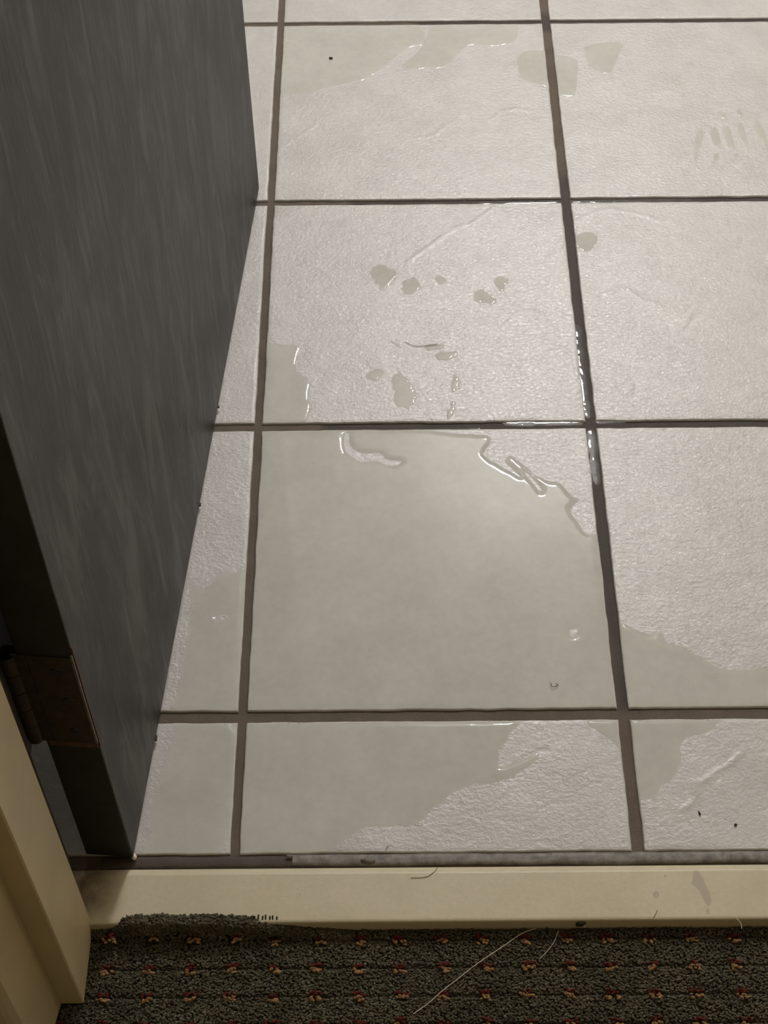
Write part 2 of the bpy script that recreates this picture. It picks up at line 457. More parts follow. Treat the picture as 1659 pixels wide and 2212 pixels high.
def wet_at(X, Y):
    out = np.full(np.shape(X), -0.02)
    for d in PUD.values():
        x0, x1, y0, y1 = d['rect']
        q = np.minimum(np.minimum(X - x0, x1 - X), np.minimum(Y - y0, y1 - Y)) + 0.002
        out = np.maximum(out, np.minimum(sdf(X, Y, d['polys']), q))
    for k, (_, p) in enumerate(SPOTS): out = np.maximum(out, sdf(X, Y, [jag(pts(p), 0.0036, k)], 0.006))
    for p in FOOT: out = np.maximum(out, sdf(X, Y, [chaikin(pts(p), 1)], 0.006))
    return out

# ------------------------------------------------------------------ ridges of the cleft face, as lines on the floor
RIDGES = [([(880, 565), (915, 542), (950, 515), (985, 492), (1015, 484), (1045, 465), (1070, 447)], 0.00042),
          ([(895, 299), (925, 296), (945, 288), (968, 266)], 0.00035),
          ([(605, 320), (640, 300), (672, 278), (685, 264)], 0.00022),
          ([(1080, 700), (1110, 670), (1140, 662), (1175, 668), (1190, 690)], -0.00045),
          ([(1175, 725), (1205, 740), (1232, 765)], -0.0004),
          ([(1245, 475), (1275, 462), (1320, 452), (1360, 458), (1420, 475)], 0.0004),
          ([(1305, 635), (1350, 620), (1385, 645), (1430, 662)], 0.0004),
          ([(1330, 840), (1370, 820), (1375, 850), (1345, 850)], -0.0004),
          ([(1470, 725), (1490, 700), (1520, 670)], -0.0003),
          ([(1595, 1085), (1625, 1082), (1659, 1090)], -0.0003),
          ([(1090, 1690), (1125, 1650), (1170, 1620), (1185, 1622)], -0.0004),
          ([(1470, 1745), (1490, 1740), (1505, 1715), (1500, 1690)], 0.0006),
          ([(1515, 1690), (1545, 1668), (1575, 1650), (1600, 1628)], 0.0006),
          ([(1060, 260), (1085, 240), (1110, 235), (1145, 240)], 0.0003)]
RIDGE_PTS = [(pts(p), a) for p, a in RIDGES]

def ridge_h(X, Y):
    H = np.zeros(X.shape)
    for P, a in RIDGE_PTS:
        lo, hi = P.min(0) - 0.01, P.max(0) + 0.01
        m = (X > lo[0]) & (X < hi[0]) & (Y > lo[1]) & (Y < hi[1])
        if not m.any(): continue
        x, y = X[m], Y[m]
        x = x + 0.0015 * fbm(x * 120, y * 120, 77, 2); y = y + 0.0015 * fbm(x * 120, y * 120, 78, 2)
        d2 = np.full(x.shape, 1e9)
        for (ax, ay), (bx, by) in zip(P[:-1], P[1:]):
            ex, ey = bx - ax, by - ay
            t = np.clip(((x - ax) * ex + (y - ay) * ey) / (ex * ex + ey * ey), 0, 1)
            d2 = np.minimum(d2, (x - ax - t * ex) ** 2 + (y - ay - t * ey) ** 2)
        H[m] += a * np.exp(-d2 / 0.0018 ** 2)
    return H

# ------------------------------------------------------------------ floor: grout bed with the tiles set in it
GZ = -0.0022
YF, YB = -0.130, 3.30
XL, XR = -0.165, 1.75
gx = np.concatenate([[XL], np.arange(-0.159, 0.70, 0.006), [XR]])
gy = np.concatenate([np.arange(YF, 1.30, 0.006), [YB]])
GX, GY = np.meshgrid(gx, gy, indexing='ij')
wet_grout = [pts(p) for p in (
    [(1205, 380), (1240, 380), (1262, 640), (1290, 900), (1345, 1300), (1385, 1530), (1340, 1530), (1290, 1200), (1230, 700)],
    [(900, 30), (1700, 20), (1700, 62), (900, 64)], [(760, 425), (1700, 415), (1700, 446), (760, 450)], [(700, 905), (1700, 895), (1700, 925), (700, 932)])]
gw = np.full(GX.shape, -0.02)
for p in wet_grout: gw = np.maximum(gw, sdf(GX, GY, [p]))
GZs = GZ + 0.0004 * fbm(GX * 60, GY * 60, 5, 3)
n0 = GX.size
Vt = np.stack([GX.ravel(), GY.ravel(), GZs.ravel()], 1)
Ft = grid_faces(len(gx), len(gy))
cor = np.array([[XL, YF, -0.03], [XR, YF, -0.03], [XR, YB, -0.03], [XL, YB, -0.03]])
me = np_mesh('floor', Vt, Ft)
attr(me, 'wet', gw.ravel())
floor = link('floor', me, M_GROUT, smooth=True)
tag(floor, 'tiled floor with grey brown grout joints, wet in places', kind='structure')

def base_slab():
    return prism('floor_bed', [(XL, YF), (XR, YF), (XR, YB), (XL, YB)], -0.03, -0.004, M_GROUT, floor)
base_slab()

def line_coords(a, b, step):
    e = np.array([0.0, 0.0004, 0.0009, 0.0014, 0.0019, 0.0024, 0.0029, 0.0035, 0.0042, 0.0052, 0.0064])
    mid = np.linspace(a + 0.008, b - 0.008, max(3, int((b - a) / step)))
    return np.concatenate([a + e, mid, b - e[::-1]])

def make_tile(i, j):
    x0 = i * S + JX[i]; x1 = (i + 1) * S - JX[i + 1]
    y0 = j * S + JY[j] if j >= 0 else Y_CUT
    y1 = (j + 1) * S - JY[j + 1] 
    near = x0 < 0.60 and y0 < 1.05
    xs = line_coords(x0, x1, 0.0021 if near else 0.012); ys = line_coords(y0, y1, 0.0021 if near else 0.012)
    X, Y = np.meshgrid(xs, ys, indexing='ij')
    seed = 31 * (i + 5) + 7 * (j + 5)
    tx, ty = X + 3.1 * i, Y + 5.7 * j
    e = np.minimum(np.minimum(X - x0, x1 - X), np.minimum(Y - y0, y1 - Y))
    wet = wet_at(X, Y)
    wob = 0.0009 * fbm(tx * 70, ty * 70, seed + 3, 3)
    edge = sst(0.0006, 0.0030, e + 1.3 * wob)
    rel = fbm(tx * 16, ty * 20, seed, 5)
    led = fbm(tx * 11 + 2, ty * 13, seed + 9, 4) * 3.0
    fr = led - np.floor(led)
    cleft = (np.floor(led) + sst(0.40, 0.60, fr)) / 3.0
    Z = 0.00022 * rel + 0.00020 * cleft + ridge_h(X, Y)
    Z = Z * (1 - sst(-0.001, 0.0015, wet)) * edge
    cut = 0.0 if j >= 0 else 0.0
    Z = Z - 0.00012 * (1 - sst(0.0016, 0.0032, e + 1.3 * wob)) * (1 - 0.7 * sst(-0.001, 0.002, wet)) - 0.0009 * (1 - sst(-0.0002, 0.0010, e))
    # small wobble of the arris in plan
    wx = 0.0007 * fbm(ty * 60, tx * 3, seed + 21, 4) * (1 - sst(0.0, 0.008, e)); wy = 0.0007 * fbm(tx * 60, ty * 3, seed + 22, 4) * (1 - sst(0.0, 0.008, e))
    P = np.stack([X + wx, Y + wy, Z], -1)
    nx, ny = X.shape
    F = grid_faces(nx, ny)
    ring = np.concatenate([np.arange(nx) * ny, (nx - 1) * ny + np.arange(1, ny), np.arange(nx - 2, -1, -1) * ny + ny - 1, np.arange(ny - 2, 0, -1)])
    V = P.reshape(-1, 3)
    low = V[ring].copy(); low[:, 2] = -0.0038
    nv = len(V); k = len(ring)
    a = np.arange(k); b = (a + 1) % k
    SK = np.stack([ring[b], ring[a], nv + a, nv + b], 1)
    V = np.concatenate([V, low])
    c = np.array([(x0 + x1) / 2, (y0 + y1) / 2, 0.0])
    me = np_mesh('tile', V - c, np.concatenate([F, SK]))
    attr(me, 'wet', np.concatenate([wet.ravel(), np.full(k, -0.02)]))
    return link('tile', me, M_TILE, floor, c, smooth=True)

for j in range(-1, 5):
    for i in range(-2, 4):
        if i == -2 and j > 3: continue
        if i == 3 and j > 4: continue
        make_tile(i, j)

# ------------------------------------------------------------------ threshold and sealant
Z_THR = 0.004
TY0, TY1 = -0.1760, -0.1312                   # hall edge, bath edge
TX0, TX1 = -0.128, 0.645
def make_threshold():
    prof = [(TY0, -0.022), (TY0, 0.0026), (TY0 + 0.0004, 0.0034), (TY0 + 0.0012, Z_THR)]
    ym = np.concatenate([np.linspace(TY0 + 0.003, TY1 - 0.0075, 20), [TY1 - 0.0068, TY1 - 0.0064]])
    prof += [(y, Z_THR) for y in ym] + [(TY1 - 0.0058, 0.0038), (TY1 - 0.0052, 0.0035), (TY1 - 0.0012, 0.0015), (TY1 - 0.0004, 0.0008), (TY1, -0.0004), (TY1, -0.022)]
    xs = np.arange(TX0, TX1 + 0.001, 0.0018)
    pr = np.array(prof)
    X = np.repeat(xs[:, None], len(pr), 1); Y = np.repeat(pr[None, :, 0], len(xs), 0); Z = np.repeat(pr[None, :, 1], len(xs), 0).copy()
    Z += 0.00015 * fbm(X * 25, Y * 25, 3, 3)
    F = grid_faces(*X.shape)
    ST = [[(1497, 1880), (1508, 1880), (1520, 1899), (1526, 1916), (1535, 1932), (1537, 1953), (1530, 1960), (1521, 1948), (1512, 1926), (1500, 1913), (1490, 1910), (1498, 1900)],
          [(1409, 1930), (1418, 1922), (1425, 1930), (1422, 1941), (1411, 1940)], [(1432, 1892), (1438, 1887), (1443, 1892), (1438, 1898)],
          [(1482, 1890), (1488, 1889), (1487, 1894)], [(1453, 1902), (1458, 1900), (1458, 1906)], [(1402, 1897), (1408, 1897), (1404, 1903)],
          [(643, 1930), (652, 1926), (662, 1929), (658, 1934), (648, 1936)], [(655, 1972), (664, 1970), (662, 1976)], [(638, 1921), (655, 1912), (656, 1915), (642, 1922)],
          [(1645, 1924), (1650, 1930), (1648, 1934)], [(1125, 1975), (1137, 1973), (1137, 1975)], [(820, 1908), (823, 1908), (822, 1911)],
          [(1370, 1957), (1374, 1956), (1373, 1960)], [(1524, 1963), (1532, 1962), (1534, 1976), (1526, 1977)], [(326, 1917), (333, 1916), (331, 1922)]]
    st = np.full(X.shape, -0.02)
    for p in ST: st = np.maximum(st, sdf(X, Y, [chaikin(pts(p, Z_THR), 2)], 0.004))
    inner = sdf(X, Y, [chaikin(pts([(647, 1930), (653, 1928), (658, 1930), (654, 1933), (649, 1933)], Z_THR), 2)], 0.004)
    st = np.minimum(st, -inner)
    dirt_shade = np.clip(1 - (X + 0.112) / 0.034, 0, 1) * 0.95 * sst(-0.177, -0.158, Y) + 0.1 * sst(-0.171, -0.175, Y)  # dirt at the hinge end, darkened further as painted door shadow
    me = np_mesh('door_threshold', np.stack([X, Y, Z], -1).reshape(-1, 3), F[:, ::-1])
    attr(me, 'wet', st.ravel()); attr(me, 'dirt_shade', dirt_shade.ravel())
    me.flip_normals()
    bm = bmesh.new(); bm.from_mesh(me); bmesh.ops.recalc_face_normals(bm, faces=bm.faces)
    if sum(f.normal.z * f.calc_area() for f in bm.faces) < 0: bmesh.ops.reverse_faces(bm, faces=bm.faces)
    bm.to_mesh(me); bm.free()
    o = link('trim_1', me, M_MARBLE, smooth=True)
    tag(o, 'cream marble door threshold with water stains, between tile and carpet', kind='structure')
    return o
thr = make_threshold()

def sealant(name, xa, xb, y0f, y1f, mat, seed, amp, top=-0.0004):
    xs = np.arange(xa, xb, 0.0025); n = len(xs)
    prof = np.array([0.0, 0.08, 0.35, 0.65, 0.95, 1.0]); zz = np.array([-0.006, -0.0004, 0, 0.0, -0.0004, -0.006])
    wob0 = amp * fbm(xs * 55, xs * 0 + 1.3, seed, 4); wob1 = amp * 0.5 * fbm(xs * 40, xs * 0 + 7.7, seed + 4, 4)
    Y = (y0f + wob0)[:, None] * (1 - prof)[None] + (y1f + wob1)[:, None] * prof[None]
    X = np.repeat(xs[:, None], 6, 1)
    Z = top + zz[None] + 0.0005 * fbm(X * 130, Y * 130, seed + 8, 3)
    me = np_mesh(name, np.stack([X, Y, Z], -1).reshape(-1, 3), grid_faces(n, 6))
    return link(name, me, mat, floor, smooth=True)
sealant('sealant_strip', -0.10, 0.62, TY1 + 0.0005, Y_CUT - 0.0006, M_GROUT, 60, 0.0004, -0.0014)
tag(sealant('sealant_skin', float(floor_at(632, 1850)[0]), 0.62, TY1 + 0.0016, Y_CUT - 0.0004, M_MORTARL, 70, 0.0012, -0.0004), 'pale peeled sealant skin over the joint')
for k, (u, v, r) in enumerate(((795, 1858, 0.0045), (625, 1849, 0.0022))):
    p = floor_at(u, v, 0.0005)
    bm = bmesh.new(); bmesh.ops.create_icosphere(bm, subdivisions=2, radius=1.0)
    for vv in bm.verts: vv.co = Vector((vv.co.x * r * 1.3, vv.co.y * r * 0.5, vv.co.z * r * 0.35)) * (1 + 0.25 * math.sin(vv.co.x * 7 + k) * math.cos(vv.co.y * 5))
    m2 = bpy.data.meshes.new('sealant_lump'); bm.to_mesh(m2); bm.free()
    link('sealant_lump', m2, M_MORTARL, floor, p, True)

# ------------------------------------------------------------------ water surfaces
def water_mesh(name, polys, h, w, cell, z0=0.0, crown=0.0, seed=1, rect=None, flat=True, lump=0.0):
    al = np.concatenate(polys); lo, hi = al.min(0) - 2 * cell, al.max(0) + 2 * cell
    xs = np.arange(lo[0], hi[0], cell); ys = np.arange(lo[1], hi[1], cell)
    X, Y = np.meshgrid(xs, ys, indexing='ij')
    D = sdf(X, Y, polys, 0.03)
    if rect is not None:                       # the film ends at the arris of its tile
        D = np.minimum(D, np.minimum(np.minimum(X - rect[0], rect[1] - X), np.minimum(Y - rect[2], rect[3] - Y)) - 0.0012 - 0.0005 * fbm(X * 70, Y * 70, 8, 3))
    gx_, gy_ = np.gradient(D, cell)
    g = np.sqrt(gx_ ** 2 + gy_ ** 2) + 1e-6
    snap = (D < 0.0) & (D > -1.5 * cell)
    X = np.where(snap, X - D * gx_ / g, X); Y = np.where(snap, Y - D * gy_ / g, Y)
    Dn = np.where(snap, 0.0, D)
    ww = w * (1 + 0.35 * fbm(X * 90, Y * 90, seed, 3))
    t = np.clip(Dn / ww, 0, 1)
    Z = z0 + 0.00012 + h * ((1 - (1 - t) ** 2) if flat else np.sqrt(np.clip(1 - (1 - t) ** 2, 0, 1))) + 0.00006 * fbm(X * 14, Y * 14, seed + 5, 2) * t + lump * fbm(X * 160, Y * 160, seed + 6, 2) * t + crown * sst(0, 0.02, Dn)
    nx, ny = X.shape
    F = grid_faces(nx, ny)
    Df = D.ravel(); ok = Df > -1.5 * cell
    pos = Df > 0
    keep = ok[F].all(1) & pos[F].any(1)
    F = F[keep]
    used = np.unique(F); mp = np.full(nx * ny, -1); mp[used] = np.arange(len(used))
    V = np.stack([X, Y, Z], -1).reshape(-1, 3)[used]
    return np_mesh(name, V, mp[F])

def water(name, label, cat, polys, h, w, cell, group=None, z0=0.0, seed=1, rect=None, flat=True, lump=0.0):
    o = link(name, water_mesh(name, polys, h, w, cell, z0, seed=seed, rect=rect, flat=flat, lump=lump), M_WATER, smooth=True)
    tag(o, label, cat, group)
    return o

PLAB = {
    'main': 'large clear puddle covering the middle tile in front of the open door',
    'corner_side': 'clear puddle with a ragged edge on the cut tile by the threshold',
    'tip': 'small wedge of water at the far corner of the cut tile by the threshold',
    'wedge': 'clear puddle with slanted glinting edge on the tile beside the main puddle',
    'low_right': 'thin water film on the last cut tile along the threshold from the hinge',
    'strip': 'puddle on the narrow tile beside the door bottom, with a small dry island',
    'strip_low': 'thin puddle on the narrow cut tile beside the door hinge corner',
    'film_left': 'thin water film at the near corner of the spotted tile, beaded edge',
    'far_a': 'wide thin water film with glinting edge on the far tile with the black speck',
    'far_b': 'thin water film beside the wide one on the far tile, two glinting edges',
    'far_c': 'narrow water film against the joint at the side of the far tile',
    'far_d': 'upright water film across the joint from the narrow film, far tile',
    'far_e': 'three cornered water film with glinting tips on the far tile with the footprint',
}
for k, d in PUD.items():
    water('water_puddle', PLAB[k], 'puddle', d['polys'], d['h'], d['w'], d['cell'], 'puddles on the floor tiles', seed=len(k) + 3, rect=d['rect'])
for k, (lab, p) in enumerate(SPOTS):
    water('water_spot', lab, 'water spot', [jag(pts(p), 0.0036, k)], 0.00028, 0.0018, 0.0008, 'water spots on the floor tiles', seed=90 + k)
water('wet_footprint', 'wet footprint of curved tread bars on the far tile', 'footprint', [chaikin(pts(p), 1) for p in FOOT], 0.0003, 0.0016, 0.0008, seed=140)

# water standing in the joints: narrow runs with lumpy rounded tops
def run_outline(path, hw, seed):
    P = pts(path, GZ + 0.001)
    d = np.linalg.norm(np.diff(P, axis=0), axis=1); s = np.concatenate([[0], np.cumsum(d)])
    n = max(8, int(s[-1] / 0.0025)); q = np.linspace(0, s[-1], n)
    x = np.interp(q, s, P[:, 0]); y = np.interp(q, s, P[:, 1])
    t = np.stack([np.gradient(x), np.gradient(y)], 1); t /= np.linalg.norm(t, axis=1)[:, None]
    nn = np.stack([-t[:, 1], t[:, 0]], 1)
    ww = hw * (0.75 + 0.5 * vnoise(q * 150, q * 0 + seed, seed)) * np.sqrt(np.clip(np.minimum(q, s[-1] - q) / 0.004, 0.03, 1))
    c = np.stack([x, y], 1)
    return np.concatenate([c + nn * ww[:, None], (c - nn * ww[:, None])[::-1]])
RUNS = [
    ('water standing in the upright joint beyond the bright crossing', [(1246, 700), (1250, 760), (1259, 830), (1264, 875), (1271, 903)], 0.0040),
    ('water standing in the upright joint this side of the bright crossing', [(1277, 925), (1280, 960), (1284, 1000), (1290, 1050)], 0.0040),
    ('water standing in the cross joint between main puddle and spotted tile', [(1085, 914), (1140, 914), (1200, 913), (1262, 912)], 0.0036),
    ('short water run in the cross joint beyond the crossing', [(1286, 911), (1320, 910), (1356, 910)], 0.0032),
    ('beaded water run in the far cross joint past the upright joint', [(1232, 434), (1300, 433), (1400, 432), (1495, 430)], 0.0028),
    ('beaded water run in the far cross joint above the spotted tile', [(1030, 438), (1090, 437), (1160, 436), (1208, 435)], 0.0022),
    ('thin water line along the far edge of the main puddle tile', [(880, 927), (930, 928), (985, 927), (1040, 925)], 0.0010),
]
for k, (lab, path, hw) in enumerate(RUNS):
    water('joint_water', lab, 'water', [run_outline(path, hw, 200 + k)], 0.00016, hw, 0.0007, 'water standing in the floor joints', z0=GZ + 0.0006, seed=210 + k, lump=0.00011)

# single drops on tile edges
def drops():
    V, F, n = [], [], 0
    seeds = [(u, v) for (u, v) in ((590, 470), (588, 481), (587, 500), (587, 519), (586, 555), (585, 562), (582, 650), (582, 665), (581, 673), (640, 752), (638, 765),
        (637, 780), (635, 793), (668, 832), (666, 846), (662, 856), (674, 882), (665, 899), (657, 909), (738, 940), (737, 952), (736, 968), (1000, 978), (833, 565),
        (607, 203), (676, 203), (705, 190), (755, 181), (789, 172), (843, 129), (856, 121), (889, 98), (915, 98), (893, 151), (927, 144), (973, 134), (1015, 93),
        (1052, 101), (1088, 98), (1137, 172), (1161, 184), (1171, 185), (1209, 188), (1218, 204), (1227, 202), (1238, 209), (1353, 88), (1277, 144), (1305, 159), (1318, 159),
        (1332, 123), (549, 178), (1095, 1070), (1102, 1068), (1099, 1074), (558, 10), (660, 23), (719, 10), (895, 1), (1003, 434), (1124, 437), (1148, 436), (720, 444), (841, 443), (745, 444))]
    for k, (u, v) in enumerate(seeds):
        c = floor_at(u, v, 0.0002); r = 0.0014 + 0.0009 * random.random()
        for a in range(3):
            pass
        rings = [(1.0, 0.0), (0.85, 0.45), (0.5, 0.8)]
        base = n
        for rr, zz in rings:
            for q in range(8):
                V.append((c[0] + 1.25 * r * rr * math.cos(q * PI / 4), c[1] + r * rr * math.sin(q * PI / 4), c[2] + zz * r * 0.34)); n += 1
        V.append((c[0], c[1], c[2] + r * 0.34)); top = n; n += 1
        for s_ in range(2):
            for q in range(8):
                q2 = (q + 1) % 8
                F.append((base + s_ * 8 + q, base + s_ * 8 + q2, base + s_ * 8 + 8 + q2)); F.append((base + s_ * 8 + q, base + s_ * 8 + 8 + q2, base + s_ * 8 + 8 + q))
        for q in range(8): F.append((base + 16 + q, base + 16 + (q + 1) % 8, top))
    o = link('water_droplets', np_mesh('water_droplets', V, F), M_WATER, smooth=True)
    tag(o, 'tiny glinting water droplets strung along puddle edges and tile edges', 'water', kind='stuff')
drops()

# ------------------------------------------------------------------ door
ZG = 0.004
HX = floor_at(288, 1853, ZG); FX = floor_at(560, 406, ZG)
DW = float(np.linalg.norm(FX - HX)); dd = (FX - HX) / DW
ang = math.atan2(dd[1], dd[0])
DT = 0.036
def make_door():
    # local: x along the door from the hinge edge, y = 0 the face towards the room, the thickness towards +y, z up
    bm = bmesh.new()
    bmesh.ops.create_cube(bm, size=1.0)
    for v in bm.verts: v.co = Vector(((v.co.x + 0.5) * DW, (v.co.y + 0.5) * DT, (v.co.z + 0.5) * 2.015))
    bmesh.ops.bevel(bm, geom=list(bm.edges), offset=0.0012, segments=2, affect='EDGES', profile=0.5)
    me = bpy.data.meshes.new('door_1'); bm.to_mesh(me); bm.free()
    me.materials.append(M_DOOR); me.materials.append(M_EDGE)
    for p in me.polygons:
        if abs(p.normal.y) < 0.6: p.material_index = 1
    o = link('door_1', me, None, loc=(HX[0], HX[1], ZG))
    o.rotation_euler = (0, 0, ang)
    tag(o, 'open dark grey woodgrain door with black edges and a bronze hinge', kind='structure')
    return o
door = make_door()

def dbox(name, x0, x1, y0, y1, z0, z1, mat, parent=door, bevel=0.0006):
    return prism(name, [(x0, y0), (x1, y0), (x1, y1), (x0, y1)], z0, z1, mat, parent, bevel)
def make_hinge(z0, z1):
    lf = dbox('hinge_leaf', -0.0014, 0.0004, 0.0012, 0.0300, z0, z1, M_HINGE)
    def screw(y, z):
        bm = bmesh.new()
        bmesh.ops.create_cone(bm, cap_ends=True, segments=16, radius1=0.0046, radius2=0.0038, depth=0.0012)
        bmesh.ops.rotate(bm, verts=bm.verts, matrix=Matrix.Rotation(-PI / 2, 3, 'Y'))
        bmesh.ops.translate(bm, verts=bm.verts, vec=(-0.0016, y, z))
        m = bpy.data.meshes.new('screw'); bm.to_mesh(m); bm.free()
        link('screw', m, M_SCREW, lf)
    h = z1 - z0
    screw(0.0125, z0 + 0.15 * h); screw(0.0105, z0 + 0.52 * h); screw(0.0125, z0 + 0.85 * h)
    tag(dbox('leaf_rim', -0.0022, -0.0006, -0.0002, 0.0014, z0 + 0.002, z1 + 0.004, M_BRIGHT, bevel=0.0003), 'rubbed bright rim of the hinge leaf')
    dbox('mortise_lip', -0.0008, 0.0006, 0.0010, 0.0340, z0 - 0.0065, z0 - 0.0004, M_BARE, bevel=0.0003)
    # knuckles on the pin line
    for k in range(5):
        za = z0 + h * k / 5 + 0.0004; zb = z0 + h * (k + 1) / 5 - 0.0004
        tube('hinge_knuckle', [(0.001, DT + 0.0062, za), (0.001, DT + 0.0062, (za + zb) / 2), (0.001, DT + 0.0062, zb)], 0.0058, M_HINGE, door, 12)
    dbox('hinge_web', -0.0014, 0.0004, 0.0300, DT + 0.0035, z0, z1, M_HINGE)
for za, zb in ((0.175, 0.280), (0.965, 1.07), (1.745, 1.85)):
    make_hinge(za, zb)
dbox('worn_edge_chip', 0.0006, 0.0034, -0.0005, 0.0005, 0.255, 0.290, M_BARE, bevel=0.0002)
dbox('worn_edge_chip', 0.0004, 0.0017, -0.0005, 0.0006, 0.170, 0.258, M_BARE, bevel=0.0002)
# flakes broken out of the bottom edge
for x, z, r in ((0.10, 0.0, 0.0022), (0.335, 0.0, 0.0016), (0.45, 0.0, 0.0012)):
    dbox('edge_flake', x, x + 2 * r, -0.0012, 0.0004, z - 0.0006, z + r, M_EDGE, bevel=0.0003)

# ------------------------------------------------------------------ frame of the doorway
def jamb():
    bx = -0.1150                                     # rabbet face the door closes against
    pv = 2.06
    j = prism('trim_2', [(-0.150, -0.2302), (-0.1040, -0.2302), (-0.1030, -0.2290), (-0.1028, -0.1722), (-0.1040, -0.1709), (-0.1190, -0.1709), (-0.150, -0.1709)], -0.008, pv, M_PAINT, None, 0.0)
    tag(j, 'cream painted door jamb stop beside the hinges', kind='structure')
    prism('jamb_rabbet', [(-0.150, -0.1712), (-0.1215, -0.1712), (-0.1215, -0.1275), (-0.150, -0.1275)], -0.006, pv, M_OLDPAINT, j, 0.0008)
    # casing on the hall side: moulded profile, seen on its inner edge
    prof = [(-0.190, -0.2300), (-0.1193, -0.2300), (-0.1193, -0.2328), (-0.1200, -0.2352)]
    for k in range(9):
        a = k / 8
        prof.append((-0.1200 - 0.0030 * math.sin(a * PI / 2) - 0.002 * a, -0.2352 - 0.040 * a))
    prof += [(-0.128, -0.2790), (-0.131, -0.2815), (-0.136, -0.2825), (-0.190, -0.2600)]
    c = prism('trim_3', prof[::-1], -0.008, 2.12, M_PAINT, None, 0.0)
    tag(c, 'cream moulded door casing on the hall side of the doorway', kind='structure')
jamb()
prism('trim_4', [(0.650, -0.2302), (0.695, -0.2302), (0.695, -0.126), (0.650, -0.126)], -0.008, 2.06, M_PAINT)['kind'] = 'structure'

# ------------------------------------------------------------------ room shell
def wall(name, x0, x1, y0, y1, z0, z1, mat=None):
    o = prism(name, [(x0, y0), (x1, y0), (x1, y1), (x0, y1)], z0, z1, mat or M_WALL)
    o['kind'] = 'structure'
    return o
wall('wall_left', XL - 0.1, XL, -0.225, YB + 0.1, -0.03, 2.60)
wall('wall_right', XR, XR + 0.1, -0.225, YB + 0.1, -0.03, 2.60)
wall('wall_back', XL, XR, YB, YB + 0.1, -0.03, 2.60)
fl = wall('wall_front', XL - 0.6, -0.150, -0.225, -0.132, -0.03, 2.60)
prism('wall_panel', [(0.695, -0.225), (XR, -0.225), (XR, -0.132), (0.695, -0.132)], -0.03, 2.60, M_WALL, fl)
prism('wall_header', [(-0.150, -0.225), (0.695, -0.225), (0.695, -0.132), (-0.150, -0.132)], 2.06, 2.60, M_WALL, fl)
wall('ceiling', XL, XR, -0.225, YB, 2.60, 2.68, M_CEIL)

# ------------------------------------------------------------------ carpet
ZC = -0.009
carpet = prism('carpet', [(-0.70, -1.2), (1.4, -1.2), (1.4, TY0 - 0.0006), (-0.70, TY0 - 0.0006)], -0.03, ZC - 0.002, M_BACK)
tag(carpet, 'dark green looped carpet with red and tan flecks against the threshold', 'carpet')
CP_X, CP_Y, CX0, CY0 = 0.0305, 0.0209, 0.0025, -0.1850
ICO_V, ICO_F = None, None
def ico():
    bm = bmesh.new(); bmesh.ops.create_icosphere(bm, subdivisions=1, radius=1.0)
    v = np.array([x.co[:] for x in bm.verts]); f = np.array([[y.index for y in x.verts] for x in bm.faces]); bm.free()
    return v, f
ICO_V, ICO_F = ico()
def edge_y(x):
    """Where the pile stops against the threshold, and how high it climbs there."""
    x = np.asarray(x, float)
    return TY0 + (0.0050 + 0.0016 * fbm(x * 70, x * 0 + 4, 41, 3)) * (1 - sst(0.0, 0.10, x)) * sst(-0.097, -0.068, x) - 0.0012 * sst(0.05, 0.2, x) - 0.0012 * (1 - sst(-0.097, -0.07, x))
def blobs(C, A, R, Hh, T):
    """C centres (n,3), A yaw, R half lengths (n,), Hh half widths, T tilt."""
    n = len(C)
    v = ICO_V[None] * np.stack([R, Hh, Hh * 0.95], 1)[:, None]
    v = v * (1 + 0.18 * (rng.random((n, len(ICO_V), 1)) - 0.5))
    ct, st_ = np.cos(T)[:, None], np.sin(T)[:, None]
    x = v[..., 0] * ct - v[..., 2] * st_; z = v[..., 0] * st_ + v[..., 2] * ct; y = v[..., 1]
    ca, sa = np.cos(A)[:, None], np.sin(A)[:, None]
    P = np.stack([x * ca - y * sa, x * sa + y * ca, z], -1) + C[:, None]
    F = ICO_F[None] + (np.arange(n) * len(ICO_V))[:, None, None]
    return P.reshape(-1, 3), F.reshape(-1, 3)

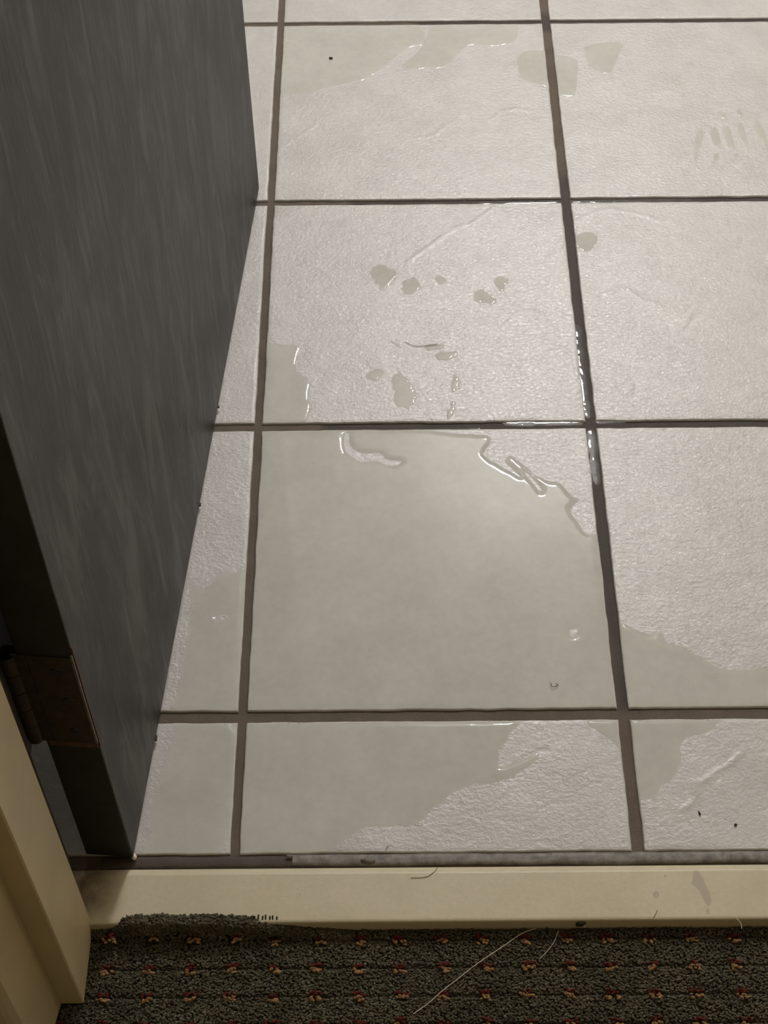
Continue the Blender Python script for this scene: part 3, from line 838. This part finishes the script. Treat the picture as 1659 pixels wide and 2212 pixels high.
def make_pile():
    pitch = 0.00142
    ys = np.arange(-0.330, TY0 + 0.006, pitch); xs = np.arange(-0.150, 0.64, pitch * 1.05)
    X, Y = np.meshgrid(xs, ys, indexing='ij'); X = X.ravel(); Y = Y.ravel()
    X = X + rng.normal(0, 0.0007, X.size); Y = Y + rng.normal(0, 0.0006, Y.size)
    ex = rng.uniform(-0.09, 0.09, 2600); ey = TY0 + rng.uniform(-0.009, 0.0055, 2600)      # thicker roll of pile at the raised edge
    X = np.concatenate([X, ex]); Y = np.concatenate([Y, ey])
    m = (Y < edge_y(X) + 0.0008 * rng.normal(0, 1, X.size)) & ~((X < -0.104) & (Y > -0.231)) & ~((X < -0.119) & (Y > -0.268))
    X, Y = X[m], Y[m]
    jx = np.round((X - CX0) / CP_X); jy = np.round((Y - CY0) / CP_Y)
    dx = X - CX0 - jx * CP_X; dy = Y - CY0 - jy * CP_Y
    groove = np.exp(-((dy - 0.0004) / 0.0012) ** 2)
    crack = np.exp(-((dx + 0.003 * np.sin(Y * 300 + jx * 2)) / 0.0013) ** 2) * (vnoise(jx * 3.7, jy * 5.1, 4) > 0.35)
    big = fbm(X * 60, Y * 60, 12, 3)
    Z = ZC + 0.0012 * big + rng.normal(0, 0.0005, X.size) - 0.0024 * groove - 0.0019 * crack
    lift = sst(TY0 - 0.011, TY0 - 0.001, Y) * (1 - sst(-0.02, 0.10, X))
    Z = Z + 0.0168 * lift * (0.25 + 0.75 * sst(-0.092, -0.072, X))
    tuft = (np.abs(dx) < 0.0042) & (np.abs(dy) < 0.0026)
    pale = (rng.random(X.size) < (0.04 + 0.14 * (np.abs(dx) < 0.006) * (1 - sst(0.0, 0.25, X)))) & ~tuft
    A = rng.uniform(-0.9, 0.9, X.size) + 0.3 * big; T = rng.normal(0, 0.35, X.size)
    R = rng.uniform(0.0009, 0.0021, X.size); Hh = rng.uniform(0.00065, 0.00115, X.size)
    for sel, name, mat, lab in ((~tuft & ~pale, 'pile', M_PILE, None), (pale, 'pale_pile', M_PILE2, 'paler grey green loops between the flecks')):
        V, F = blobs(np.stack([X, Y, Z], 1)[sel], A[sel], R[sel], Hh[sel], T[sel])
        o = link(name, np_mesh(name, V, F), mat, carpet, smooth=True)
        o['kind'] = 'stuff'
        if lab: o['label'] = lab
    # coloured tufts, red behind tan
    for j in range(-6, 1):
        for i in range(-4, 21):
            cx = CX0 + i * CP_X + rng.normal(0, 0.0009); cy = CY0 + j * CP_Y + rng.normal(0, 0.0005)
            if (cx < -0.098 and cy > -0.235) or cx < -0.125: continue
            for name, mat, oy, n, zz in (('red_tuft', M_RED, 0.0024, 9, 0.0002), ('tan_tuft', M_TAN, -0.0014, 8, 0.0008)):
                sx = 0.0044 * rng.uniform(0.75, 1.1)
                C = np.stack([rng.uniform(-sx, sx, n), oy + rng.uniform(-0.0016, 0.0016, n), zz + rng.normal(0, 0.0004, n)], 1)
                V, F = blobs(C, rng.uniform(-0.7, 0.7, n), rng.uniform(0.0014, 0.0022, n), rng.uniform(0.0009, 0.0013, n), rng.normal(0, 0.3, n))
                link(name, np_mesh(name, V, F), mat, carpet, (cx, cy, ZC + 0.0006 + (0.006 if (cx < 0.03 and j == 0) else 0.0)), True)
make_pile()
# frayed backing threads over the threshold edge
for k in range(16):
    u = 478 + k * 8 + random.uniform(-1.5, 1.5)
    if 512 < u < 540: continue
    p = floor_at(u, 1990, 0.003); q = p + np.array([0.0003 * random.uniform(-1, 1), 0.003 + 0.0015 * random.random(), 0.0016])
    tube('frayed_thread', [p, (p + q) / 2 + np.array([0, 0, 0.0006]), q], 0.0006, M_DARKYARN, carpet, 5)
# frayed dark edge yarn
def edge_yarn(xa, xb, amp, seed):
    xs = np.arange(xa, xb, 0.002)
    y = edge_y(xs) + amp * fbm(xs * 160, xs * 0, seed, 3)
    z = 0.0036 + 0.0012 * fbm(xs * 200, xs * 0 + 3, seed + 1, 3)
    tube('edge_yarn', np.stack([xs, y - 0.0006, z], 1), 0.0013 + 0.0006 * vnoise(xs * 300, xs * 0, seed), M_DARKYARN, carpet, 6)
edge_yarn(-0.070, 0.018, 0.0014, 301)

# ------------------------------------------------------------------ hairs, grit, flakes
def strand(name, label, cat, px, z, rad, mat, lift=0.0, group=None):
    P = np.array([floor_at(u, v, z) for u, v in px])
    n = len(P); t = np.linspace(0, n - 1, 8 * n)
    Q = np.stack([np.interp(t, np.arange(n), P[:, k]) for k in range(3)], 1)
    for _ in range(12):
        Q[1:-1] = 0.25 * Q[:-2] + 0.5 * Q[1:-1] + 0.25 * Q[2:]
    s = np.linspace(0, 1, len(Q)); Q[:, 2] += lift * np.sin(s * PI)
    o = tube(name, Q, rad, mat, None, 6)
    tag(o, label, cat, group)
ZP = ZC + 0.0030
strand('hair', 'long pale hair lying across the dark carpet', 'hair', [(893, 2190), (925, 2168), (955, 2140), (985, 2118), (1015, 2093), (1050, 2068), (1090, 2042), (1115, 2024), (1135, 2012), (1158, 2006)], ZP, 0.00030, M_HAIRW)
strand('hair', 'short curved pale hair on the carpet beside the long hair', 'hair', [(1165, 2072), (1185, 2052), (1200, 2030), (1206, 2010)], ZP, 0.00022, M_HAIRW)
strand('hair', 'curled brown hair on the far edge of the cream threshold', 'hair', [(887, 1896), (910, 1896), (926, 1893), (938, 1883), (943, 1878), (945, 1873)], Z_THR + 0.0004, 0.00020, M_HAIRD)
strand('hair', 'short stray hair poking over the near threshold edge', 'hair', [(1411, 1983), (1417, 1974), (1420, 1966)], Z_THR + 0.0004, 0.00020, M_HAIRD)
strand('hair', 'dark hair lying in the water spots of the tile', 'hair', [(875, 738), (890, 746), (905, 748), (925, 746), (945, 743)], 0.0009, 0.00022, M_BLACK)
strand('lint_thread', 'dark bent thread afloat in the main puddle', 'thread', [(1190, 1475), (1191, 1483), (1197, 1484), (1203, 1480), (1207, 1480), (1201, 1476)], 0.0016, 0.00025, M_BLACK)
strand('lint_thread', 'fine fibre standing on the cut tile by the threshold', 'thread', [(833, 1837), (836, 1831), (839, 1826)], 0.0006, 0.00016, M_HAIRD)
strand('lint_thread', 'tan loose thread hanging off the threshold onto carpet', 'thread', [(1590, 1984), (1598, 1990), (1602, 1999), (1602, 2006)], Z_THR + 0.0004, 0.00026, M_HAIRW)

def grit(name, label, cat, u, v, z, r, mat, stretch=(1, 1, 0.6), rot=0.0):
    bm = bmesh.new(); bmesh.ops.create_icosphere(bm, subdivisions=2, radius=1.0)
    for k, vv in enumerate(bm.verts):
        f = 1 + 0.2 * math.sin(5 * vv.co.x + 3 * vv.co.y + k)
        vv.co = Vector((vv.co.x * r * stretch[0] * f, vv.co.y * r * stretch[1], vv.co.z * r * stretch[2]))
    m = bpy.data.meshes.new(name); bm.to_mesh(m); bm.free()
    p = floor_at(u, v, z)
    o = link(name, m, mat, None, (p[0], p[1], z + r * stretch[2] * 0.6), True)
    o.rotation_euler = (0, 0, rot)
    tag(o, label, cat)
grit('grit_speck', 'black oval speck on the far tile', 'speck', 715, 126, 0.0005, 0.0020, M_BLACK, (1.15, 0.7, 0.5), -0.3)
grit('grit_speck', 'brown speck on the cut tile at the end of the threshold', 'speck', 1589, 1782, 0.0004, 0.0011, M_BLACK, (1, 1, 0.6))
grit('grit_speck', 'dark sliver on the cut tile at the end of the threshold', 'speck', 1511, 1757, 0.0004, 0.0016, M_BLACK, (0.4, 1.3, 0.4), 0.3)
grit('paint_flake', 'pale pink flake standing at the hinge corner of the door', 'flake', 290, 1852, 0.0004, 0.0024, M_CHIP, (0.8, 1.2, 0.9), 0.2)
grit('carpet_crumb', 'black crumb stuck under the threshold lip', 'crumb', 1254, 1997, 0.000, 0.0026, M_DARKYARN, (1.4, 0.8, 0.8), 0.2)
grit('carpet_crumb', 'white crumb beside the black one on the carpet edge', 'crumb', 1262, 2001, -0.004, 0.0009, M_CHIP)
